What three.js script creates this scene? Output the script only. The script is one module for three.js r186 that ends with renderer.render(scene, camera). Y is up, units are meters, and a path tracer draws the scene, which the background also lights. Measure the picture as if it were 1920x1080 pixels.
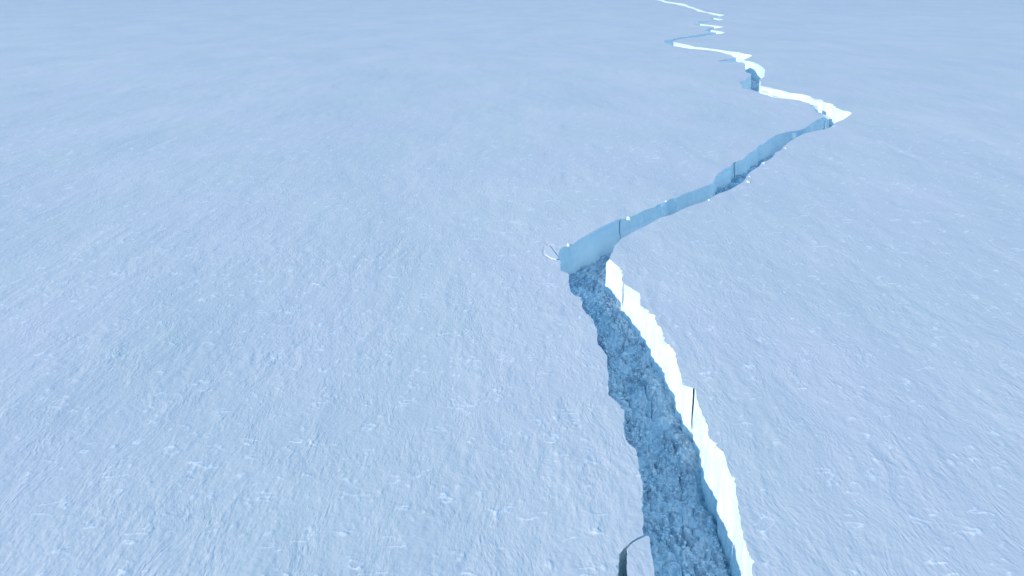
import * as THREE from 'three';
import { mergeGeometries } from 'three/addons/utils/BufferGeometryUtils.js';
import { ConvexGeometry } from 'three/addons/geometries/ConvexGeometry.js';
import { ImprovedNoise } from 'three/addons/math/ImprovedNoise.js';

// ---------------------------------------------------------------- camera, sky, sun, exposure
const scene = new THREE.Scene();
const camera = new THREE.PerspectiveCamera(41.99, 16 / 9, 1, 200000);
camera.position.set(0, 150, 0);
camera.rotation.set(-6 * Math.PI / 180, 0, 0);
camera.setViewOffset(1920, 1080, 0, 432.12, 1920, 1080);      // shifted lens: uprights stay upright

// clear polar sky: pale at the horizon, blue overhead
{
  const W = 256, H = 128, data = new Float32Array(W * H * 4);
  const hor = [0.38, 0.70, 0.98], zen = [0.07, 0.36, 0.78];
  for (let j = 0; j < H; j++) {
    const el = Math.max(0, Math.sin(((j + 0.5) / H - 0.5) * Math.PI));
    const k = Math.pow(1 - el, 3);
    for (let i = 0; i < W; i++) {
      const o = (j * W + i) * 4;
      for (let c = 0; c < 3; c++) data[o + c] = zen[c] + (hor[c] - zen[c]) * k;
      data[o + 3] = 1;
    }
  }
  const sky = new THREE.DataTexture(data, W, H, THREE.RGBAFormat, THREE.FloatType);
  sky.mapping = THREE.EquirectangularReflectionMapping;
  sky.magFilter = THREE.LinearFilter; sky.minFilter = THREE.LinearFilter;
  sky.wrapS = THREE.RepeatWrapping;
  sky.needsUpdate = true;
  scene.background = sky; scene.environment = sky;
  scene.backgroundIntensity = 1.0; scene.environmentIntensity = 1.0;
}
const SUN_EL = 27 * Math.PI / 180, SUN_AZ = 33 * Math.PI / 180;   // low sun, from the left and somewhat behind the camera
const sun = new THREE.DirectionalLight(new THREE.Color(1.0, 0.95, 0.88), 3.75);
{
  const d = new THREE.Vector3(-Math.cos(SUN_AZ) * Math.cos(SUN_EL), Math.sin(SUN_EL), Math.sin(SUN_AZ) * Math.cos(SUN_EL));
  sun.target.position.set(60, 0, -320);
  sun.position.copy(sun.target.position).addScaledVector(d, 2500);
  sun.castShadow = true;
  sun.shadow.mapSize.set(4096, 4096);
  Object.assign(sun.shadow.camera, { left: -700, right: 700, top: 700, bottom: -700, near: 10, far: 6000 });
  scene.add(sun, sun.target);
}
const renderer = new THREE.WebGLRenderer({ antialias: true });
renderer.setSize(1024, 576);
renderer.shadowMap.enabled = true;
renderer.toneMapping = THREE.LinearToneMapping;
renderer.toneMappingExposure = 1.0;
scene.fog = new THREE.FogExp2(new THREE.Color(0.62, 0.78, 1.0), 0.00004);

// ---------------------------------------------------------------- helpers
let seed = 20210226;
const rnd = () => { seed = (seed * 1664525 + 1013904223) >>> 0; return seed / 4294967296; };
const rr = (a, b) => a + (b - a) * rnd();
const clamp = (v, a, b) => Math.min(b, Math.max(a, v));
const smooth = (a, b, v) => { const t = clamp((v - a) / (b - a), 0, 1); return t * t * (3 - 2 * t); };
const perlin = new ImprovedNoise();
const N = (x, y, z = 0.37) => perlin.noise(x * 0.788 - y * 0.616 + 300.3, x * 0.616 + y * 0.788 + 300.7, z + 0.371);
// straight runs between random knots: the way ice breaks
function knots(t, o) {
  const i = Math.floor(t), f = t - i;
  const q = k => { const s = Math.sin(k * 127.1 + o * 311.7) * 43758.5453; return s - Math.floor(s) - 0.5; };
  const a = q(i) * 0.5, p = i + a, pn = i + 1 + q(i + 1) * 0.5;
  if (t < p) { const pp = i - 1 + q(i - 1) * 0.5, u = (t - pp) / (p - pp); return q(i - 1 + 0.37) * (1 - u) + q(i + 0.37) * u; }
  if (t > pn) { const p2 = i + 2 + q(i + 2) * 0.5, u = (t - pn) / (p2 - pn); return q(i + 1.37) * (1 - u) + q(i + 2.37) * u; }
  const u = (t - p) / (pn - p);
  return q(i + 0.37) * (1 - u) + q(i + 1.37) * u;
}
function along(pts, z) {                      // x at z on a line whose z falls from point to point
  let lo = 0, hi = pts.length - 1;
  if (z >= pts[0][1]) return pts[0][0];
  if (z <= pts[hi][1]) return pts[hi][0];
  while (hi - lo > 1) { const m = (lo + hi) >> 1; if (pts[m][1] >= z) lo = m; else hi = m; }
  const [xa, za] = pts[lo], [xb, zb] = pts[hi];
  return za === zb ? xb : xa + (xb - xa) * (z - za) / (zb - za);
}
function tag(o, label, category, group, kind) {
  if (label) o.userData.label = label;
  if (category) o.userData.category = category;
  if (group) o.userData.group = group;
  if (kind) o.userData.kind = kind;
  return o;
}
const used = {};
function numbered(n) { used[n] = (used[n] || 0) + 1; return used[n] === 1 ? n : n + '_' + String(used[n] - 1).padStart(3, '0'); }
function mesh(name, geo, mat, parent = scene) {
  const m = new THREE.Mesh(geo, mat);
  m.name = parent === scene ? numbered(name) : name;
  m.castShadow = m.receiveShadow = true;
  parent.add(m);
  return m;
}

// ---------------------------------------------------------------- the rift, metres: x across, z along the view (falling away from the camera)
const LEFT = [[31.5, -143.5], [22.4, -143.5], [23.8, -156.3], [25.6, -168.2], [26.8, -174.8], [27.6, -178.2], [28.4, -181.8], [29.6, -183.7], [30.5, -184.8], [31.9, -186.5], [33.4, -187.7], [34.8, -188.6], [35.8, -189.2], [35.8, -189.8], [35.8, -191.6], [36.8, -196.1], [37.1, -200.2], [37.9, -203.3], [38.9, -207.2], [39.4, -210.6], [39.3, -212.2], [39.3, -216.2], [39.7, -222.1], [39.9, -225.6], [39.5, -227.4], [37.7, -229.8], [37.3, -232.6], [37.8, -236.8], [38.5, -242.9], [39.3, -249.0], [38.3, -251.8], [36.9, -255.2], [35.2, -259.2], [35.8, -264.3], [36.8, -273.6], [37.8, -285.8], [36.4, -291.7], [35.2, -295.7], [36.7, -308.8], [35.8, -311.3], [36.0, -318.2], [33.7, -325.1], [32.6, -330.6], [32.9, -336.9], [32.8, -341.4], [29.5, -343.5], [28.5, -347.4], [28.0, -358.6], [29.2, -368.0], [28.2, -371.1], [26.1, -372.9], [24.5, -374.3], [25.7, -379.4], [26.1, -385.3], [25.3, -390.7], [25.1, -397.8], [26.4, -404.3], [28.1, -407.2], [30.0, -409.3], [32.0, -407.6], [32.7, -408.5], [33.8, -411.0], [35.2, -413.1], [38.4, -418.8], [45.6, -428.8], [55.0, -442.1], [64.6, -453.2], [68.9, -457.4], [75.6, -461.6], [79.2, -465.9], [86.7, -474.8], [93.8, -480.5], [97.2, -486.3], [103.5, -491.1], [108.9, -499.6], [113.3, -501.5], [119.5, -511.1], [125.4, -517.7], [133.6, -525.8], [142.1, -534.9], [148.9, -542.1], [150.8, -547.2], [155.9, -560.9], [161.2, -570.4], [169.9, -583.6], [176.1, -590.4], [182.0, -604.5], [186.5, -608.2], [193.7, -615.5], [204.9, -635.8], [215.6, -651.1], [223.9, -667.1], [230.6, -674.8], [241.8, -693.1], [256.5, -713.7], [273.3, -727.7], [284.5, -732.9], [295.6, -744.7], [313.1, -771.6], [325.8, -789.4], [339.4, -806.5], [343.9, -814.5], [349.9, -848.1], [357.4, -869.6], [354.3, -880.8], [359.0, -896.1], [355.1, -906.0], [355.2, -920.1], [348.7, -928.4], [337.4, -935.6], [331.4, -941.1], [334.2, -963.0], [327.5, -974.4], [325.4, -981.3], [325.9, -993.1], [323.5, -1012.6], [317.6, -1025.1], [321.5, -1042.1], [334.9, -1078.5], [353.0, -1119.2], [382.7, -1183.0], [385.7, -1210.6], [402.1, -1269.7], [411.0, -1317.9], [413.4, -1338.2], [393.6, -1342.5], [375.6, -1346.8], [375.1, -1355.6], [383.4, -1364.5], [401.3, -1382.5], [422.3, -1406.8], [428.2, -1416.3], [431.8, -1438.8], [434.2, -1508.4], [433.3, -1536.1], [416.5, -1576.6], [403.6, -1597.1], [377.8, -1625.6], [368.2, -1651.3], [362.3, -1687.2], [362.4, -1713.4], [362.9, -1766.9], [372.6, -1808.0], [391.9, -1847.8], [422.0, -1894.5], [486.5, -2004.9], [548.5, -2078.3], [576.8, -2092.7], [566.0, -2113.8], [559.5, -2152.7], [566.8, -2193.2], [588.0, -2244.6], [639.8, -2329.1], [635.4, -2349.9], [604.7, -2414.5], [590.0, -2453.9], [609.0, -2488.7], [640.0, -2527.5], [640.1, -2586.4], [673.3, -2644.9], [727.1, -2719.9], [765.9, -2769.9], [748.1, -2844.6], [785.5, -2939.7], [850.0, -3067.8], [847.8, -3140.8], [853.0, -3355.2], [908.8, -3822.0], [951.8, -4127.6], [969.1, -4524.3], [982.4, -4878.3], [1025.6, -5318.8], [1185.1, -7605.0], [1302.6, -9683.4], [2168.1, -13320.6]];
const RIGHT = [[56.3, -143.5], [58.4, -156.3], [59.2, -165.1], [60.6, -174.8], [61.3, -177.5], [62.1, -179.6], [62.6, -182.5], [62.7, -185.5], [62.9, -188.4], [63.5, -192.3], [64.7, -199.2], [66.2, -207.1], [66.7, -211.7], [66.8, -214.3], [66.9, -218.1], [67.4, -222.0], [67.3, -225.3], [66.6, -228.8], [65.3, -232.4], [65.3, -236.8], [65.9, -241.9], [66.1, -246.9], [66.4, -252.6], [66.9, -257.8], [67.2, -261.7], [65.3, -263.3], [63.3, -264.8], [63.8, -269.7], [64.7, -276.5], [65.1, -282.3], [66.1, -287.8], [66.1, -291.7], [64.0, -295.3], [63.1, -300.4], [64.1, -309.5], [63.3, -314.5], [63.3, -320.8], [60.3, -327.0], [60.0, -334.0], [61.0, -345.3], [58.7, -351.5], [55.2, -356.0], [54.9, -361.2], [56.4, -369.4], [55.9, -377.9], [53.8, -384.6], [52.5, -389.9], [55.1, -397.0], [57.2, -407.6], [64.3, -422.4], [73.0, -433.5], [84.2, -447.1], [93.0, -458.4], [101.9, -464.8], [114.9, -480.5], [127.5, -492.3], [133.6, -498.4], [141.2, -509.8], [152.7, -521.0], [158.5, -527.2], [172.2, -544.3], [178.2, -557.1], [184.4, -570.4], [200.2, -592.2], [205.0, -602.7], [215.8, -613.7], [221.7, -623.1], [229.0, -638.8], [237.8, -649.0], [243.7, -661.6], [265.1, -693.1], [283.8, -717.5], [303.0, -732.9], [316.1, -740.9], [328.8, -756.0], [339.6, -774.5], [355.6, -792.5], [366.0, -808.7], [382.5, -836.4], [380.1, -851.6], [383.6, -869.6], [393.2, -896.1], [387.0, -902.8], [391.4, -924.2], [385.2, -932.6], [386.7, -954.2], [382.9, -969.8], [371.2, -981.3], [370.6, -996.5], [366.1, -1016.6], [363.0, -1030.2], [359.1, -1040.6], [352.3, -1046.9], [356.8, -1067.4], [367.5, -1092.7], [398.6, -1156.7], [413.1, -1191.8], [420.4, -1246.8], [436.6, -1309.6], [439.5, -1343.4], [430.2, -1358.2], [430.4, -1374.3], [459.3, -1438.8], [471.1, -1476.4], [462.6, -1497.6], [462.6, -1536.1], [456.6, -1569.5], [442.8, -1594.7], [415.2, -1644.8], [396.0, -1705.1], [389.5, -1747.7], [389.2, -1795.6], [418.1, -1856.0], [474.3, -1934.7], [531.3, -2012.6], [574.0, -2055.9], [606.9, -2109.5], [596.6, -2148.3], [581.5, -2184.0], [582.9, -2207.0], [626.0, -2278.7], [675.5, -2349.9], [658.4, -2403.5], [623.1, -2488.7], [618.3, -2512.5], [647.4, -2542.8], [679.1, -2573.8], [674.1, -2618.6], [717.7, -2699.0], [801.8, -2791.9], [784.7, -2867.8], [779.1, -2923.4], [806.9, -2972.8], [893.9, -3122.2], [887.2, -3287.4], [896.0, -3505.4], [970.0, -4056.4], [1027.5, -4429.7], [1035.2, -4833.8], [1047.0, -5163.4], [1095.5, -5599.5], [1233.0, -7771.9], [1347.7, -9863.0], [2168.1, -13320.6]];
// under the camera and behind it the rift simply goes on
LEFT.splice(0, 2, [33, 80], [33.4, -60], [33.6, -92], [25.5, -97], [23.2, -112], [22.6, -135]);
RIGHT.unshift([54, 80], [55, -60]);
LEFT.forEach((p, i) => { if (i && p[1] >= LEFT[i - 1][1]) p[1] = LEFT[i - 1][1] - 0.05; });
// narrow clefts that run down the faces: [side, z, half width, depth into the ice, foot]
const CLEFTS = [
  ['R', -304.7, 0.4, 0.8, -9], ['R', -229.5, 0.5, 0.7, -30],
  ['L', -410.7, 0.9, 1.6, -40], ['L', -589.9, 1.2, 1.4, -40], ['L', -494, 1.2, 1.2, -40],
  ['R', -755.8, 1.6, 3.0, -40], ['R', -875.9, 2.2, 2.5, -40],
];
// slits that lead back into the ice behind the face: [side, z, half width, length, foot]
const SLITS = [['L', -456.8, 0.24, 1.7, -34], ['L', -606.7, 0.32, 1.8, -36], ['L', -803.5, 0.5, 2.6, -40],
  ['R', -262.15, 0.22, 6.0, -18], ['R', -357.6, 0.42, 5.0, -13]];
const gap0 = z => along(RIGHT, z) - along(LEFT, z);
function cleft(side, z, y) {
  let c = 0;
  for (const [s, cz, w, dep, foot] of CLEFTS) if (s === side && Math.abs(z - cz) < 2 * w) {
    c += dep * Math.exp(-Math.pow((z - cz) / (0.55 * w), 2)) * (1 - smooth(0.35, 1, y / foot));
  }
  return c;
}
function edge(side, z) {                       // where the plain breaks off, with its chips and steps
  const pts = side === 'L' ? LEFT : RIGHT, s = side === 'L' ? 1 : -1, o = side === 'L' ? 0 : 51;
  const g = gap0(z), d = Math.max(100, -z), a = Math.min((0.11 + 0.05 * smooth(700, 900, d)) * g, (0.35 + d * 0.0006 + smooth(600, 900, d) * d * 0.0026) * (side === 'L' && d < 700 ? 0.6 : 1));
  const k = Math.max(1, d / 420);
  let j = knots(z / (6.5 * k), o + 1) * 1.9 + knots(z / (2.3 * k), o + 2) * 1.5 + N(z / (0.95 * k), o, 4.1) * 0.4;
  j += smooth(760, 830, d) * knots(z / 30, o + 5) * 2.6;
  j -= Math.max(0, N(z / (2.6 * k), o, 7.7) - 0.28) * 5;           // small bites out of the lip
  return along(pts, z) + s * a * j - s * cleft(side, z, 0);
}
// scraps of fresh loose snow, whiter than the old wind crust, caught here and there
function loose(x, z, cell) {
  const f = smooth(1.0, 2.0, 2.4 / cell);
  if (f <= 0) return 0;
  const e = N((x + z * 0.45) / 6.5, (z - x * 0.3) / 3.4, 63), m = N(x / 6, z / 6, 66), a = N(x / 2.1, z / 3.3, 57), c = N(x / 7 + 9, z / 5 + 4, 59);
  return f * clamp(0.6 * smooth(0.075, 0.02, Math.abs(e)) * smooth(0.25, 0.4, m) + 0.3 * smooth(0.46, 0.58, a) * smooth(0.05, 0.3, c), 0, 1);
}
// hairlines that run out from the elbow of the rift: points on the plain
const HAIRS = [[[25.6, -388.8], [20.6, -411.5], [18.6, -417]], [[24.4, -387.6], [20.6, -391.0], [17.9, -396.2], [17.6, -402.8], [19.4, -409]], [[13.2, -436], [12.0, -442]]];
function hairline(x, z) {
  if (x < 8 || x > 30 || z > -380 || z < -455) return 0;
  let best = 9;
  for (const h of HAIRS) for (let i = 1; i < h.length; i++) {
    const [ax, az] = h[i - 1], [bx, bz] = h[i], ux = bx - ax, uz = bz - az;
    const t = clamp(((x - ax) * ux + (z - az) * uz) / (ux * ux + uz * uz), 0, 1), k = i > 2 ? 1.7 : 1;
    best = Math.min(best, k * Math.hypot(x - ax - t * ux + N(z / 3, 5, 2) * 0.4, z - az - t * uz));
  }
  return 0.6 * smooth(0.75, 0.1, best);
}
// height of the snow: long swells and wind-cut ridges that run along the wind
function snowHeight(x, z, cell) {
  let h = N(x / 140, z / 210, 3.1) * 1.5 + N(x / 46, z / 75, 5.2) * 0.42;
  const d = -z;
  if (d > 700) h += smooth(700, 1600, d) * (N(x / 1100, z / 330, 12.5) * 2.6 + N(x / 420, z / 120, 16.5) * 1.2);
  const wx = x + N(x / 30, z / 60, 8.8) * 5 + z * 0.035;
  const patch = clamp(0.62 + N(x / 38, z / 60, 6.4) * 1.1 + N(x / 11, z / 17, 7.1) * 0.5, 0.15, 1.3);    // scoured in places, smooth in others
  const lay = (wl, len, amp, o) => {
    const f = smooth(1.6, 3.2, wl / cell);
    if (f <= 0) return 0;
    const n = N(wx / wl, z / len, o), m = N(wx / (wl * 2.2) + 40, z / (len * 1.6), o + 3.3);
    const r = 1 - Math.abs(n) * 2.2;
    return f * amp * (0.55 * n + Math.max(0, r) * Math.max(0, r) * clamp(0.25 + m * 1.6, 0, 1) * 0.6);
  };
  h += lay(34, 80, 0.42, 27.3) + lay(15, 36, 0.32, 1.7) + lay(6.2, 13, 0.24, 9.4) + patch * (lay(2.7, 7, 0.18, 14.2) + lay(1.35, 3.8, 0.115, 21.9));
  const fleck = smooth(1.3, 2.4, 2.0 / cell);                         // scattered small drifts with a steep windward side
  if (fleck > 0) {
    const a = N(x / 2.1, z / 3.3, 57), c = N(x / 7 + 9, z / 5 + 4, 59);
    h += fleck * 0.18 * smooth(0.42, 0.58, a) * smooth(-0.05, 0.25, c);
    const e = N((x + z * 0.45) / 6.5, (z - x * 0.3) / 3.4, 63);
    h += fleck * 0.2 * smooth(0.07, 0.0, Math.abs(e)) * smooth(0.2, 0.36, N(x / 6, z / 6, 66));
  }
  return h - hairline(x, z);
}
const CLEAR = d => Math.sqrt(d * d + 22500);
const cellAt = z => Math.max(0.36, CLEAR(z) * 0.0019);

// rows of the plain, closer together where the ice is near
const ROWS = [];
{
  for (let z = 80; z > -112; z -= 4.5) ROWS.push(z);
  const f = 1407, th = 6 * Math.PI / 180;
  for (let y = 1330; y > -30; y -= 1.5) {
    const a = th - Math.atan((107.88 - y) / f);
    ROWS.push(-150 / Math.tan(a));
  }
  for (let z = -22000; z > -90000; z *= 1.25) ROWS.push(z);
  for (const [, z, w] of SLITS) for (let k = -5; k <= 5; k++) ROWS.push(z + k * w / 5);
  for (const [, z, w] of CLEFTS) for (let k = -6; k <= 6; k++) ROWS.push(z + k * w / 4.5);
  ROWS.sort((a, b) => b - a);
  for (let i = ROWS.length - 1; i > 0; i--) if (ROWS[i - 1] - ROWS[i] < 0.03) ROWS.splice(i, 1);
}
const EL = ROWS.map(z => edge('L', z)), ER = ROWS.map((z, i) => Math.max(edge('R', z), EL[i] + (z < -15300 ? 0 : 0.4)));
const EDGE_CELL = z => cellAt(z) * 1.2;
const topL = ROWS.map((z, i) => snowHeight(EL[i], z, EDGE_CELL(z))), topR = ROWS.map((z, i) => snowHeight(ER[i], z, EDGE_CELL(z)));

// ---------------------------------------------------------------- materials
function periodic(size, fx, fy, salt) {        // smooth noise that repeats across the tile
  const g = new Float32Array(fx * fy); let s = salt;
  for (let i = 0; i < g.length; i++) { s = (s * 1103515245 + 12345) & 0x7fffffff; g[i] = ((s >> 8) & 0xffff) / 65535 - 0.5; }
  return (u, v) => {
    const x = u * fx, y = v * fy, xi = Math.floor(x), yi = Math.floor(y), tx = x - xi, ty = y - yi;
    const sx = tx * tx * (3 - 2 * tx), sy = ty * ty * (3 - 2 * ty);
    const x0 = xi % fx, x1 = (xi + 1) % fx, y0 = (yi % fy) * fx, y1 = ((yi + 1) % fy) * fx;
    return (g[y0 + x0] * (1 - sx) + g[y0 + x1] * sx) * (1 - sy) + (g[y1 + x0] * (1 - sx) + g[y1 + x1] * sx) * sy;
  };
}
function grey(size, f) {
  const d = new Uint8Array(size * size * 4);
  for (let j = 0; j < size; j++) for (let i = 0; i < size; i++) {
    const v = clamp(Math.round(255 * f(i / size, j / size)), 0, 255), o = (j * size + i) * 4;
    d[o] = d[o + 1] = d[o + 2] = v; d[o + 3] = 255;
  }
  const t = new THREE.DataTexture(d, size, size);
  t.wrapS = t.wrapT = THREE.RepeatWrapping; t.magFilter = THREE.LinearFilter; t.minFilter = THREE.LinearMipmapLinearFilter; t.generateMipmaps = true; t.needsUpdate = true;
  return t;
}
const SNOW_TILE = 190;
const snowBump = (() => {                      // crusted snow: short drifts along the wind and fine grain
  const a = periodic(0, 150, 58, 11), b = periodic(0, 290, 120, 23), c = periodic(0, 560, 290, 37), e = periodic(0, 41, 23, 53), w = periodic(0, 19, 13, 71);
  return grey(2048, (u, v) => {
    const uu = ((u + w(u, v) * 0.03) % 1 + 1) % 1, m = 0.5 + 1.1 * e(u, v);
    return 0.5 + 0.42 * a(uu, v) * m + 0.30 * b(uu, v) * (0.6 + 0.8 * m) + 0.16 * c(uu, v);
  });
})();
const iceBump = (() => {                       // firn faces: upright flutes, faint layers
  const a = periodic(0, 60, 9, 5), b = periodic(0, 150, 30, 7), c = periodic(0, 30, 160, 9), e = periodic(0, 260, 260, 13);
  return grey(1024, (u, v) => 0.5 + 0.4 * a(u, v) + 0.25 * b(u, v) + 0.14 * c(u, v) + 0.14 * e(u, v));
})();
const M = {
  snow: new THREE.MeshPhysicalMaterial({ color: new THREE.Color(0.93, 0.93, 0.93), roughness: 0.9, specularIntensity: 0.25, bumpMap: snowBump, bumpScale: 0.26, vertexColors: true }),
  ice: new THREE.MeshPhysicalMaterial({ color: new THREE.Color(0.87, 0.975, 0.985), roughness: 0.75, specularIntensity: 0.3, bumpMap: iceBump, bumpScale: 0.35, vertexColors: true }),
  floor: new THREE.MeshPhysicalMaterial({ color: new THREE.Color(0.79, 0.85, 0.88), roughness: 0.8, specularIntensity: 0.3, bumpMap: iceBump, bumpScale: 0.5, vertexColors: true }),
  flake: new THREE.MeshPhysicalMaterial({ color: new THREE.Color(0.70, 0.695, 0.70), roughness: 0.9, specularIntensity: 0.25 }),
  chunk: new THREE.MeshPhysicalMaterial({ color: new THREE.Color(0.90, 0.95, 0.98), roughness: 0.8, specularIntensity: 0.3 }),
  rubble: new THREE.MeshPhysicalMaterial({ color: new THREE.Color(0.80, 0.89, 0.92), roughness: 0.85, specularIntensity: 0.3 }),
};

// ---------------------------------------------------------------- sheets and faces
// a sheet with rows at zs and columns between two lines
function sheet(count, cols, at, tint, tile) {
  const pos = new Float32Array(count * cols * 3), uv = new Float32Array(count * cols * 2), col = new Float32Array(count * cols * 3), idx = [];
  for (let i = 0; i < count; i++) for (let j = 0; j < cols; j++) {
    const k = i * cols + j, [x, y, z] = at(i, j), t = tint(x, y, z);
    pos[3 * k] = x; pos[3 * k + 1] = y; pos[3 * k + 2] = z;
    uv[2 * k] = x / tile; uv[2 * k + 1] = -z / tile;
    col[3 * k] = t[0]; col[3 * k + 1] = t[1]; col[3 * k + 2] = t[2];
    if (i && j) { const a = k - cols - 1, b = k - cols, c = k - 1; idx.push(a, b, k, a, k, c); }
  }
  const g = new THREE.BufferGeometry();
  g.setAttribute('position', new THREE.BufferAttribute(pos, 3));
  g.setAttribute('uv', new THREE.BufferAttribute(uv, 2));
  g.setAttribute('color', new THREE.BufferAttribute(col, 3));
  g.setIndex(idx);
  g.computeVertexNormals();
  return g;
}
// patches of harder, bluer crust and softer drift
const snowTint = (x, y, z) => {
  const p = N(x / 120, z / 200, 31) * 0.6 + N(x / 33, z / 60, 33) * 0.4, q = N(x / 60, z / 90, 37), w = loose(x, z, cellAt(z));
  const t = [0.722 + p * 0.075 + q * 0.03, 0.704 + p * 0.05, 0.700 + p * 0.03 + q * 0.02];
  return t.map(v => clamp(v + (0.99 - v) * w, 0, 1));
};
const FARCOLS = [0.25, 1.0, 4.0, 16.0];
function plainX(x0, dir, z, j, cols) {
  const d = CLEAR(z), w = Math.max(30, 0.93 * d + 50 - dir * x0), n = cols - FARCOLS.length - 1;
  if (j <= n) { const t = j / n; return x0 + dir * w * (0.82 * t + 0.18 * t * t); }
  return x0 + dir * (w + FARCOLS[j - n - 1] * (d + 400));
}
const CL = 540, CR = 330;
const geoL = sheet(ROWS.length, CL, (i, j) => {
  const z = ROWS[i], jj = CL - 1 - j, x = plainX(EL[i], -1, z, jj, CL);
  return [x, jj ? snowHeight(x, z, cellAt(z)) * smooth(-1, 3, jj) + topL[i] * (1 - smooth(-1, 3, jj)) : topL[i], z];
}, snowTint, SNOW_TILE);
const geoR = sheet(ROWS.length, CR, (i, j) => {
  const z = ROWS[i], x = plainX(ER[i], 1, z, j, CR);
  return [x, j ? snowHeight(x, z, cellAt(z)) * smooth(-1, 3, j) + topR[i] * (1 - smooth(-1, 3, j)) : topR[i], z];
}, snowTint, SNOW_TILE);
tag(mesh('snow_plain', mergeGeometries([geoL, geoR]), M.snow), 'flat wind-furrowed snow plain of the ice shelf on both sides of the rift', null, null, 'structure');

// depth of the frozen slush that fills the rift
const DEPTH = [[-24.2, 80], [-24.2, -250], [-25, -280], [-24, -310], [-23, -345], [-20.5, -367], [-18, -390], [-17.3, -415], [-18.6, -450], [-16, -500], [-13.5, -550], [-13, -600], [-14.4, -670], [-20, -725], [-28, -780], [-28, -90000]];
function floorHeight(x, z) {
  const i0 = along(DEPTH, z), l = along(LEFT, z), r = along(RIGHT, z), g = Math.max(1, r - l), u = (x - l) / g;
  let h = i0 + N(x / 9, z / 14, 41) * 1.5;
  h -= 1.5 * smooth(0.11, 0.0, Math.abs(N(x / 4.4, z / 6.4, 43))) * clamp(0.45 + N(x / 9, z / 9, 44) * 2.2, 0, 1);   // gaps between frozen floes
  h -= 1.3 * smooth(0.15, 0.0, Math.abs(N(x / 2.0, z / 3.0, 45))) * clamp(0.4 + N(x / 6, z / 7, 46) * 2.2, 0, 1);
  h += N(x / 2.3, z / 2.9, 49) * 1.2 + N(x / 1.05, z / 1.35, 47) * 0.85;
  h += 1.2 * smooth(0.55, 0.8, u) * clamp(0.5 + N(x / 16, z / 26, 52) * 2, 0, 1);                       // drift banked up towards the sunny side
  h += 4.5 * smooth(0.45, 0.95, u) * smooth(-232, -268, z) * smooth(-392, -350, z) * clamp(0.85 + N(x / 12, z / 20, 55) * 1.2, 0, 1.2);   // snow heaped against the lit face
  h -= 2.6 * smooth(2.4, 0.2, r - x - 0.8) * smooth(-258, -230, z);                                     // open moat along the face
  for (const [uu, w, dep, o] of [[0.74, 0.42, 2.0, 61], [0.42, 0.36, 1.6, 63], [0.15, 0.3, 1.2, 65]]) {    // leads that wander along the rift
    const c = l + g * uu + N(z / 13, o, 1) * 4.2 + N(z / 3.1, o, 2) * 1.3;
    h -= dep * Math.exp(-Math.pow((x - c) / w, 2)) * clamp(0.3 + N(z / 11, o, 5) * 3, 0, 1);
  }
  return h;
}
const FR = [];
for (let z = 60; z > -120; z -= 2.5) FR.push(z);
for (let z = -120; z > -7000;) { FR.push(z); z -= z > -400 ? 0.34 : Math.max(0.6, -z * 0.0025); }
const FC = 110;
const floorTint = (x, y, z) => {                 // pale frozen snow, and darker wet ice showing between the pieces
  const p = N(x / 7, z / 9, 71), q = N(x / 2.0, z / 2.6, 73), w = N(x / 0.95, z / 1.2, 75);
  const wet = smooth(0.02, 0.26, -q * 0.7 - w * 0.5 - p * 0.75), k = 0.95 + 0.10 * p + 0.10 * w;
  return [clamp(k * (1 - 0.34 * wet), 0, 1), clamp(k * (1 - 0.29 * wet), 0, 1), clamp((k + 0.02) * (1 - 0.24 * wet), 0, 1)];
};
tag(mesh('rift_floor', sheet(FR.length, FC, (i, j) => {
  const z = FR[i], a = along(LEFT, z) - 3, b = along(RIGHT, z) + 3, x = a + (b - a) * j / (FC - 1);
  return [x, floorHeight(x, z), z];
}, floorTint, 24), M.floor), 'rough blue frozen slush covering the bottom of the rift', null, null, 'structure');

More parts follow.
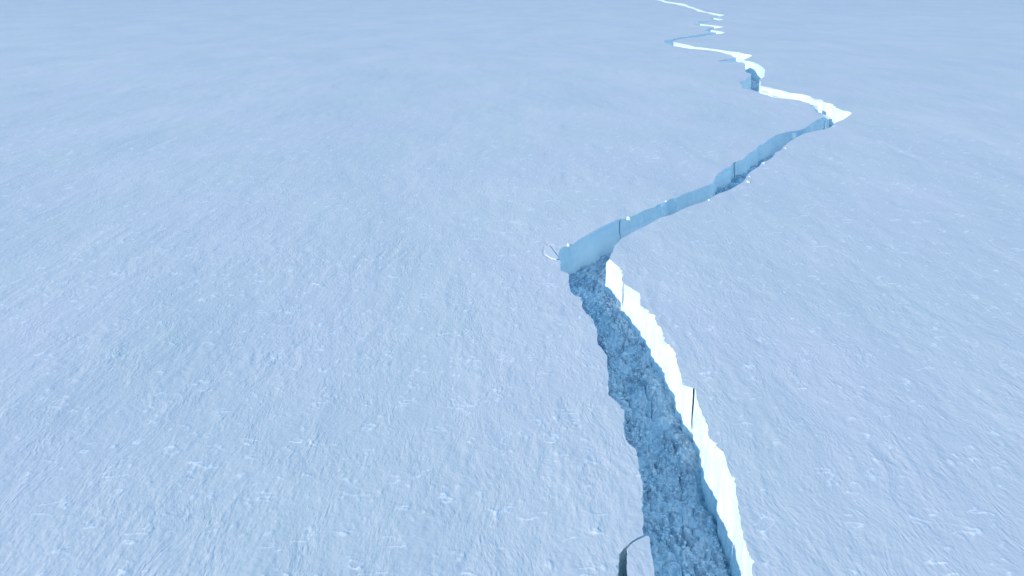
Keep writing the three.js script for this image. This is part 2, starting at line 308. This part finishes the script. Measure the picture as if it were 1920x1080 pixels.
// the two faces; y runs down each in steps that widen
const LEV = 30, BASE = -37;
function faceGeometry(side) {
  const E = side === 'L' ? EL : ER, T = side === 'L' ? topL : topR, s = side === 'L' ? 1 : -1, n = ROWS.length, o = side === 'L' ? 0 : 17;
  const pos = new Float32Array(n * LEV * 3), uv = new Float32Array(n * LEV * 2), col = new Float32Array(n * LEV * 3);
  let arc = 0;
  for (let i = 0; i < n; i++) {
    const z = ROWS[i], za = ROWS[Math.max(0, i - 3)], zb = ROWS[Math.min(n - 1, i + 3)];
    let tx = along(side === 'L' ? LEFT : RIGHT, zb) - along(side === 'L' ? LEFT : RIGHT, za), tz = zb - za;
    const tl = Math.hypot(tx, tz); tx /= tl; tz /= tl;
    const nx = -tz * s, nz = tx * s;                                  // out of the ice, into the rift
    if (i) arc += Math.hypot(E[i] - E[i - 1], z - ROWS[i - 1]);
    const g = Math.max(0, ER[i] - EL[i]), room = Math.min(1, g / 14), c0 = cleft(side, z, 0);
    let slit = null;
    for (const S of SLITS) if (S[0] === side && Math.abs(z - S[1]) <= S[2]) slit = S;
    for (let l = 0; l < LEV; l++) {
      const v = l / (LEV - 1), y = l ? T[i] + (BASE - T[i]) * Math.pow(v, 1.2) : T[i], k = i * LEV + l;
      const dn = smooth(0, 2.2, -(y - T[i])), low = smooth(0, 25, -y);
      let d = dn * (N(arc / 3.1, y / 26, 2 + o) * 0.75 + N(arc / 1.2, y / 16, 5 + o) * 0.28 + N(arc / 14, y / 40, 9 + o) * 1.5 + N(arc / 6, y / 5, 12 + o) * 0.30);
      d += dn * (N(y / 1.3, arc / 60, 15 + o) * 0.16) + low * 0.9 - 0.5 * dn;
      d += dn * (Math.round(N(arc / 7.5, y / 30, 19 + o) * 3) * 0.45 + knots(arc / 9, 31 + o) * 2.2 + knots(arc / 3.3 + y * 0.02, 33 + o) * 1.0);   // slabs that have let go
      if (side === 'L' && z > -371) d = -Math.abs(d) - 0.05 * low;     // undercut along the near rim
      d *= room;
      const c = cleft(side, z, y);
      pos[3 * k] = E[i] + nx * d + s * (c0 - c); pos[3 * k + 1] = y; pos[3 * k + 2] = z + nz * d;
      if (slit) {
        const t = (z - slit[1]) / slit[2], p = slit[3] * (1 - t * t * t * t) * smooth(0, 0.9, T[i] - y) * (1 - smooth(0.45, 1, y / slit[4]));
        pos[3 * k] += p * 0.16; pos[3 * k + 2] -= p;
      }
      uv[2 * k] = arc / 40; uv[2 * k + 1] = y / 40;
      const p = N(y / 1.1, arc / 90, 25 + o) * 0.07 + N(y / 4.2, arc / 60, 29 + o) * 0.08 + N(arc / 8, y / 9, 27 + o) * 0.05;
      col[3 * k] = clamp(0.96 + p, 0, 1); col[3 * k + 1] = clamp(0.97 + p * 0.7, 0, 1); col[3 * k + 2] = clamp(0.98 + p * 0.4, 0, 1);
    }
  }
  const idx = [];
  for (let i = 1; i < n; i++) for (let l = 1; l < LEV; l++) {
    const a = (i - 1) * LEV + l - 1, b = a + LEV, c = a + 1, d = b + 1;
    if (side === 'L') idx.push(a, b, d, a, d, c); else idx.push(a, d, b, a, c, d);
  }
  const g = new THREE.BufferGeometry();
  g.setAttribute('position', new THREE.BufferAttribute(pos, 3));
  g.setAttribute('uv', new THREE.BufferAttribute(uv, 2));
  g.setAttribute('color', new THREE.BufferAttribute(col, 3));
  g.setIndex(idx); g.computeVertexNormals();
  return g;
}
function slice(g, za, zb) {                     // the stretch of a face between two rows
  let a = ROWS.findIndex(z => z <= za), b = ROWS.findIndex(z => z <= zb);
  if (a < 0) a = 0; if (b < 0) b = ROWS.length - 1;
  const r = new THREE.BufferGeometry();
  for (const n of ['position', 'uv', 'color', 'normal']) {
    const t = g.attributes[n];
    r.setAttribute(n, new THREE.BufferAttribute(t.array.slice(a * LEV * t.itemSize, (b + 1) * LEV * t.itemSize), t.itemSize));
  }
  const per = (LEV - 1) * 6;
  r.setIndex(Array.from(g.index.array.slice(a * per, b * per), v => v - a * LEV));
  return r;
}
const faceL = faceGeometry('L'), faceR = faceGeometry('R');
for (const [g, za, zb, label] of [
  [faceR, 100, -393, 'sunlit white ice cliff along the near stretch of the rift'],
  [faceR, -393, -763.6, null],
  [faceR, -763.6, -1045.3, 'sunlit white ice cliff flaring out at the sharp bend of the rift'],
  [faceR, -1045.3, -1373, 'curved white ice cliff on the small hook in the rift'],
  [faceR, -1373, -1757, 'long thin white cliff line in the distant rift'],
  [faceR, -1757, -2060, null],
  [faceR, -2060, -100000, 'broken white cliff line zigzagging towards the far end of the rift'],
  [faceL, 100, -371.3, null],
  [faceL, -371.3, -410.1, 'small shaded blue cliff in the elbow of the rift beside the cracked flake'],
  [faceL, -410.1, -808, 'long shaded blue ice cliff along the slanting middle stretch'],
  [faceL, -808, -971, null],
  [faceL, -971, -1187, 'short shaded blue cliff in the cove below the small hook'],
  [faceL, -1187, -1334, null],
  [faceL, -1334, -1416, 'dark side crack pointing away from the small hook'],
  [faceL, -1416, -1775, null],
  [faceL, -1775, -2086, 'thin dark shaded cliff line in the distant rift'],
  [faceL, -2086, -100000, null],
]) {
  const geo = slice(g, za, zb);
  if (label) tag(mesh('ice_cliff', geo, M.ice), label, 'ice cliff');
  else tag(mesh('rift_wall', geo, M.ice), null, null, null, 'structure');
}

// ---------------------------------------------------------------- the long block that has split from the near edge
{
  const A = [[26, -99], [25.2, -115], [25.6, -145], [27.3, -166.6], [28.7, -174.8], [29.4, -180.0], [30.2, -183.7], [31.5, -185.2], [33.2, -186.6], [35.3, -187.8], [36.6, -188.7]];
  const B = [[33.4, -98.5], [33.7, -120], [34.2, -150], [34.9, -169.8], [36.0, -174.8], [36.3, -179.1], [36.6, -183.7], [37.1, -187.8], [36.8, -188.7]];
  const zs = []; for (let z = -99; z > -188.65; z -= z > -165 ? 0.8 : 0.3) zs.push(z);
  const root = new THREE.Group(); root.name = numbered('snow_block');
  root.position.set(31, -29, -150);
  const jit = (z, o) => knots(z / 2.6, o) * 0.4 + knots(z / 0.9, o + 7) * 0.2;
  const aX = z => along(A, z) + 0.5 * smooth(-186.5, -182, z) + jit(z, 81) * smooth(-188.7, -184, z), bX = z => Math.max(along(B, z) + jit(z, 83), aX(z) + 0.15);
  const top = (x, z) => snowHeight(x, z, 0.5) + 0.25;
  const n = zs.length, C = 26;
  const shift = g => g.translate(-31, 29, 150);
  const cap = sheet(n, C, (i, j) => { const z = zs[i], a = aX(z), b = bX(z), x = a + (b - a) * j / (C - 1); return [x, top(x, z), z]; }, snowTint, SNOW_TILE);
  mesh('snow_top', shift(cap), M.snow, root);
  const LV = 22, faces = [];
  for (const sgn of [-1, 1]) {
    const f = sheet(n, LV, (i, j) => {
      const z = zs[i], l = sgn < 0 ? LV - 1 - j : j, x0 = sgn < 0 ? aX(z) : bX(z), y0 = top(x0, z), y = y0 + (-29 - y0) * Math.pow(l / (LV - 1), 1.3);
      const d = l ? N(z / 3, y / 20, 88 + sgn) * 0.5 * smooth(0, 3, y0 - y) + 0.015 * (y0 - y) + knots(z / 1.9 + y * 0.13, 91 + sgn) * 0.7 * smooth(0, 1.5, y0 - y) : 0;
      return [x0 + (sgn < 0 ? Math.abs(d) + 0.05 * (y0 - y) : d) * smooth(0, 4, bX(z) - aX(z)), y, z];
    }, () => [0.97, 0.98, 0.99], 40);
    const u = f.attributes.uv, p = f.attributes.position;
    for (let k = 0; k < p.count; k++) u.setXY(k, p.getZ(k) / 40, p.getY(k) / 40);
    faces.push(shift(f));
  }
  mesh('ice_face', faces[0], M.ice, root); mesh('ice_face', faces[1], M.ice, root);
  scene.add(root);
  tag(root, 'long snow block split from the plain by a curved dark crack', 'snow block');
}

// ---------------------------------------------------------------- loose pieces
// angular lump from the hull of a few points
function lump(w, h, d, n = 26) {
  const p = [];
  for (let i = 0; i < n; i++) {
    const v = new THREE.Vector3(rr(-1, 1), rr(-1, 1), rr(-1, 1));
    if (v.length() > 0.2) v.multiplyScalar((0.72 + 0.28 * rnd()) / Math.max(Math.abs(v.x), Math.abs(v.y), Math.abs(v.z)));
    p.push(new THREE.Vector3(v.x * w / 2, v.y * h / 2 * (1 - 0.15 * Math.abs(v.x)), v.z * d / 2));
  }
  return new ConvexGeometry(p);
}
// flake lifted beside the elbow of the rift: a thin three-sided plate tipped up along its far edge
{
  const pts = [[20.8, -410.1], [25.2, -389.9], [23.7, -388.4], [20.7, -391.5], [18.3, -396.2], [18.0, -402.6], [19.4, -407.6]];
  const c = [21, -398];
  const sh = new THREE.Shape(pts.map(([x, z]) => new THREE.Vector2(x - c[0], -(z - c[1]))));
  const g = new THREE.ExtrudeGeometry(sh, { depth: 0.5, bevelEnabled: true, bevelSize: 0.08, bevelThickness: 0.08, bevelSegments: 2 });
  g.rotateX(-Math.PI / 2);
  const m = mesh('snow_slab', g, M.flake);
  m.position.set(c[0], snowHeight(c[0], c[1], 0.8) - 0.15, c[1]);
  m.rotation.set(0.01, 0, 0.045);
  tag(m, 'cracked flake of snow lifting beside the elbow of the rift', 'snow slab');
}
for (const [x, z, w, h, d, label] of [
  [73.0, -457.0, 3.0, 2.4, 3.2, 'bright lump of snow hanging over the long blue cliff at its dark cleft'],
  [32.0, -409.6, 1.8, 2.2, 2.4, 'bright snow lump on the tip between two blue cliff faces in the elbow'],
  [103.8, -492.6, 1.7, 1.2, 1.8, 'small bright snow lump on the rim midway along the long blue cliff'],
  [134.2, -498, 1.8, 1.2, 2.0, 'small bright snow lump on the rim facing the long blue cliff'],
  [175.2, -544, 2.6, 1.3, 3.6, 'white snow lump on the broken rim where the dark rift bottom shows'],
  [181, -559, 1.5, 1.0, 3.0, 'narrow white snow lump just beyond another on the broken rim'],
  [205.3, -599.5, 2.2, 1.2, 4.0, 'white snow lump at a step in the broken rim'],
  [243.8, -656.5, 2.0, 1.2, 4.0, 'farthest white snow lump on the broken rim of the slanting stretch'],
]) {
  const m = mesh('snow_lump', lump(w, h, d), M.chunk);
  m.position.set(x, snowHeight(x, z, 0.8) + h * 0.12, z);
  m.rotation.y = rr(-0.3, 0.3);
  tag(m, label, 'snow lump', 'snow lumps on the rift rim');
}
// tall pieces that stand loose in the far part of the rift
function pillar(w, d, h) {                      // a broken column: seven sides, rough faces, tilted top
  const n = 7, p = [], lv = 5;
  const ang = [], rad = [];
  for (let i = 0; i < n; i++) { ang.push((i + rr(-0.25, 0.25)) / n * Math.PI * 2); rad.push(rr(0.75, 1.1)); }
  const tx = rr(-0.12, 0.12), tz = rr(-0.12, 0.12), idx = [];
  for (let l = 0; l <= lv; l++) for (let i = 0; i < n; i++) {
    const k = rad[i] * (1 + rr(-0.07, 0.07)) * (1.12 - 0.12 * l / lv), x = Math.cos(ang[i]) * k * w / 2, z = Math.sin(ang[i]) * k * d / 2;
    p.push(x, h * l / lv + (l === lv ? x * tx + z * tz : 0), z);
  }
  p.push(0, h, 0);
  for (let l = 0; l < lv; l++) for (let i = 0; i < n; i++) { const a = l * n + i, b = l * n + (i + 1) % n; idx.push(a, a + n, b, b, a + n, b + n); }
  for (let i = 0; i < n; i++) idx.push(lv * n + i, (lv + 1) * n, lv * n + (i + 1) % n);
  const g = new THREE.BufferGeometry();
  g.setAttribute('position', new THREE.Float32BufferAttribute(p, 3)); g.setIndex(idx);
  const f = g.toNonIndexed(); f.computeVertexNormals();
  return f;
}
for (const [x, z, w, d, top, label] of [
  [338, -994, 9, 24, -0.5, 'white ice pinnacle standing against the near rim beneath the small hook'],
  [340, -960, 8, 20, -1.5, 'jagged white ice pinnacle just nearer than another beneath the small hook'],
  [364, -898, 12, 16, -3, 'pale ice pinnacle leaning near the sharp bend of the rift'],
  [355, -842, 10, 15, -5, 'cyan ice pinnacle standing deep in the sharp bend of the rift'],
]) {
  const y0 = -30, m = mesh('ice_pinnacle', pillar(w, d, top - y0), M.chunk);
  m.position.set(x, y0, z);
  tag(m, label, 'ice pinnacle', 'loose ice pinnacles in the far rift');
}
// blocks frozen into the slush
const forms = []; for (let i = 0; i < 7; i++) forms.push(lump(1, 0.8, 1.15, 14));
function rubbleSpot(zMin, zMax) {
  const z = -rr(-zMin, -zMax), l = along(LEFT, z), r = along(RIGHT, z);
  return [l + (r - l) * rr(0.12, 0.93), z];
}
for (let i = 0; i < 46; i++) {
  const [x, z] = i < 10 ? [rr(35, 53), -rr(356, 378)] : rubbleSpot(-172, -352);
  const s = rr(1.0, 2.4), m = mesh('ice_block', forms[i % forms.length], M.rubble);
  m.scale.set(s * rr(0.8, 1.3), s * rr(0.6, 0.9), s);
  m.position.set(x, floorHeight(x, z) + 0.12 * s, z);
  m.rotation.set(rr(-0.3, 0.3), rr(0, 6.28), rr(-0.3, 0.3));
  tag(m, 'ice block frozen into the slush on the shaded bottom of the rift', 'ice block', 'ice blocks on the rift bottom');
}
{
  const count = 9000, im = new THREE.InstancedMesh(forms[0], M.rubble, count), o = new THREE.Object3D(), c = new THREE.Color();
  for (let i = 0; i < count; i++) {
    const [x, z] = rubbleSpot(-140, -385), s = 0.25 + 0.7 * Math.pow(rnd(), 2.5);
    o.position.set(x, floorHeight(x, z) + 0.05 * s, z);
    o.rotation.set(rr(-0.5, 0.5), rr(0, 6.28), rr(-0.5, 0.5)); o.scale.set(s * rr(0.7, 1.4), s * rr(0.5, 1), s);
    o.updateMatrix(); im.setMatrixAt(i, o.matrix);
    const k = rr(0.8, 1.15); im.setColorAt(i, c.setRGB(k, k, k));
  }
  im.name = 'brash_ice'; im.castShadow = im.receiveShadow = true;
  scene.add(tag(im, 'small broken ice scattered over the slush in the rift', 'brash ice', null, 'stuff'));
}

renderer.render(scene, camera);
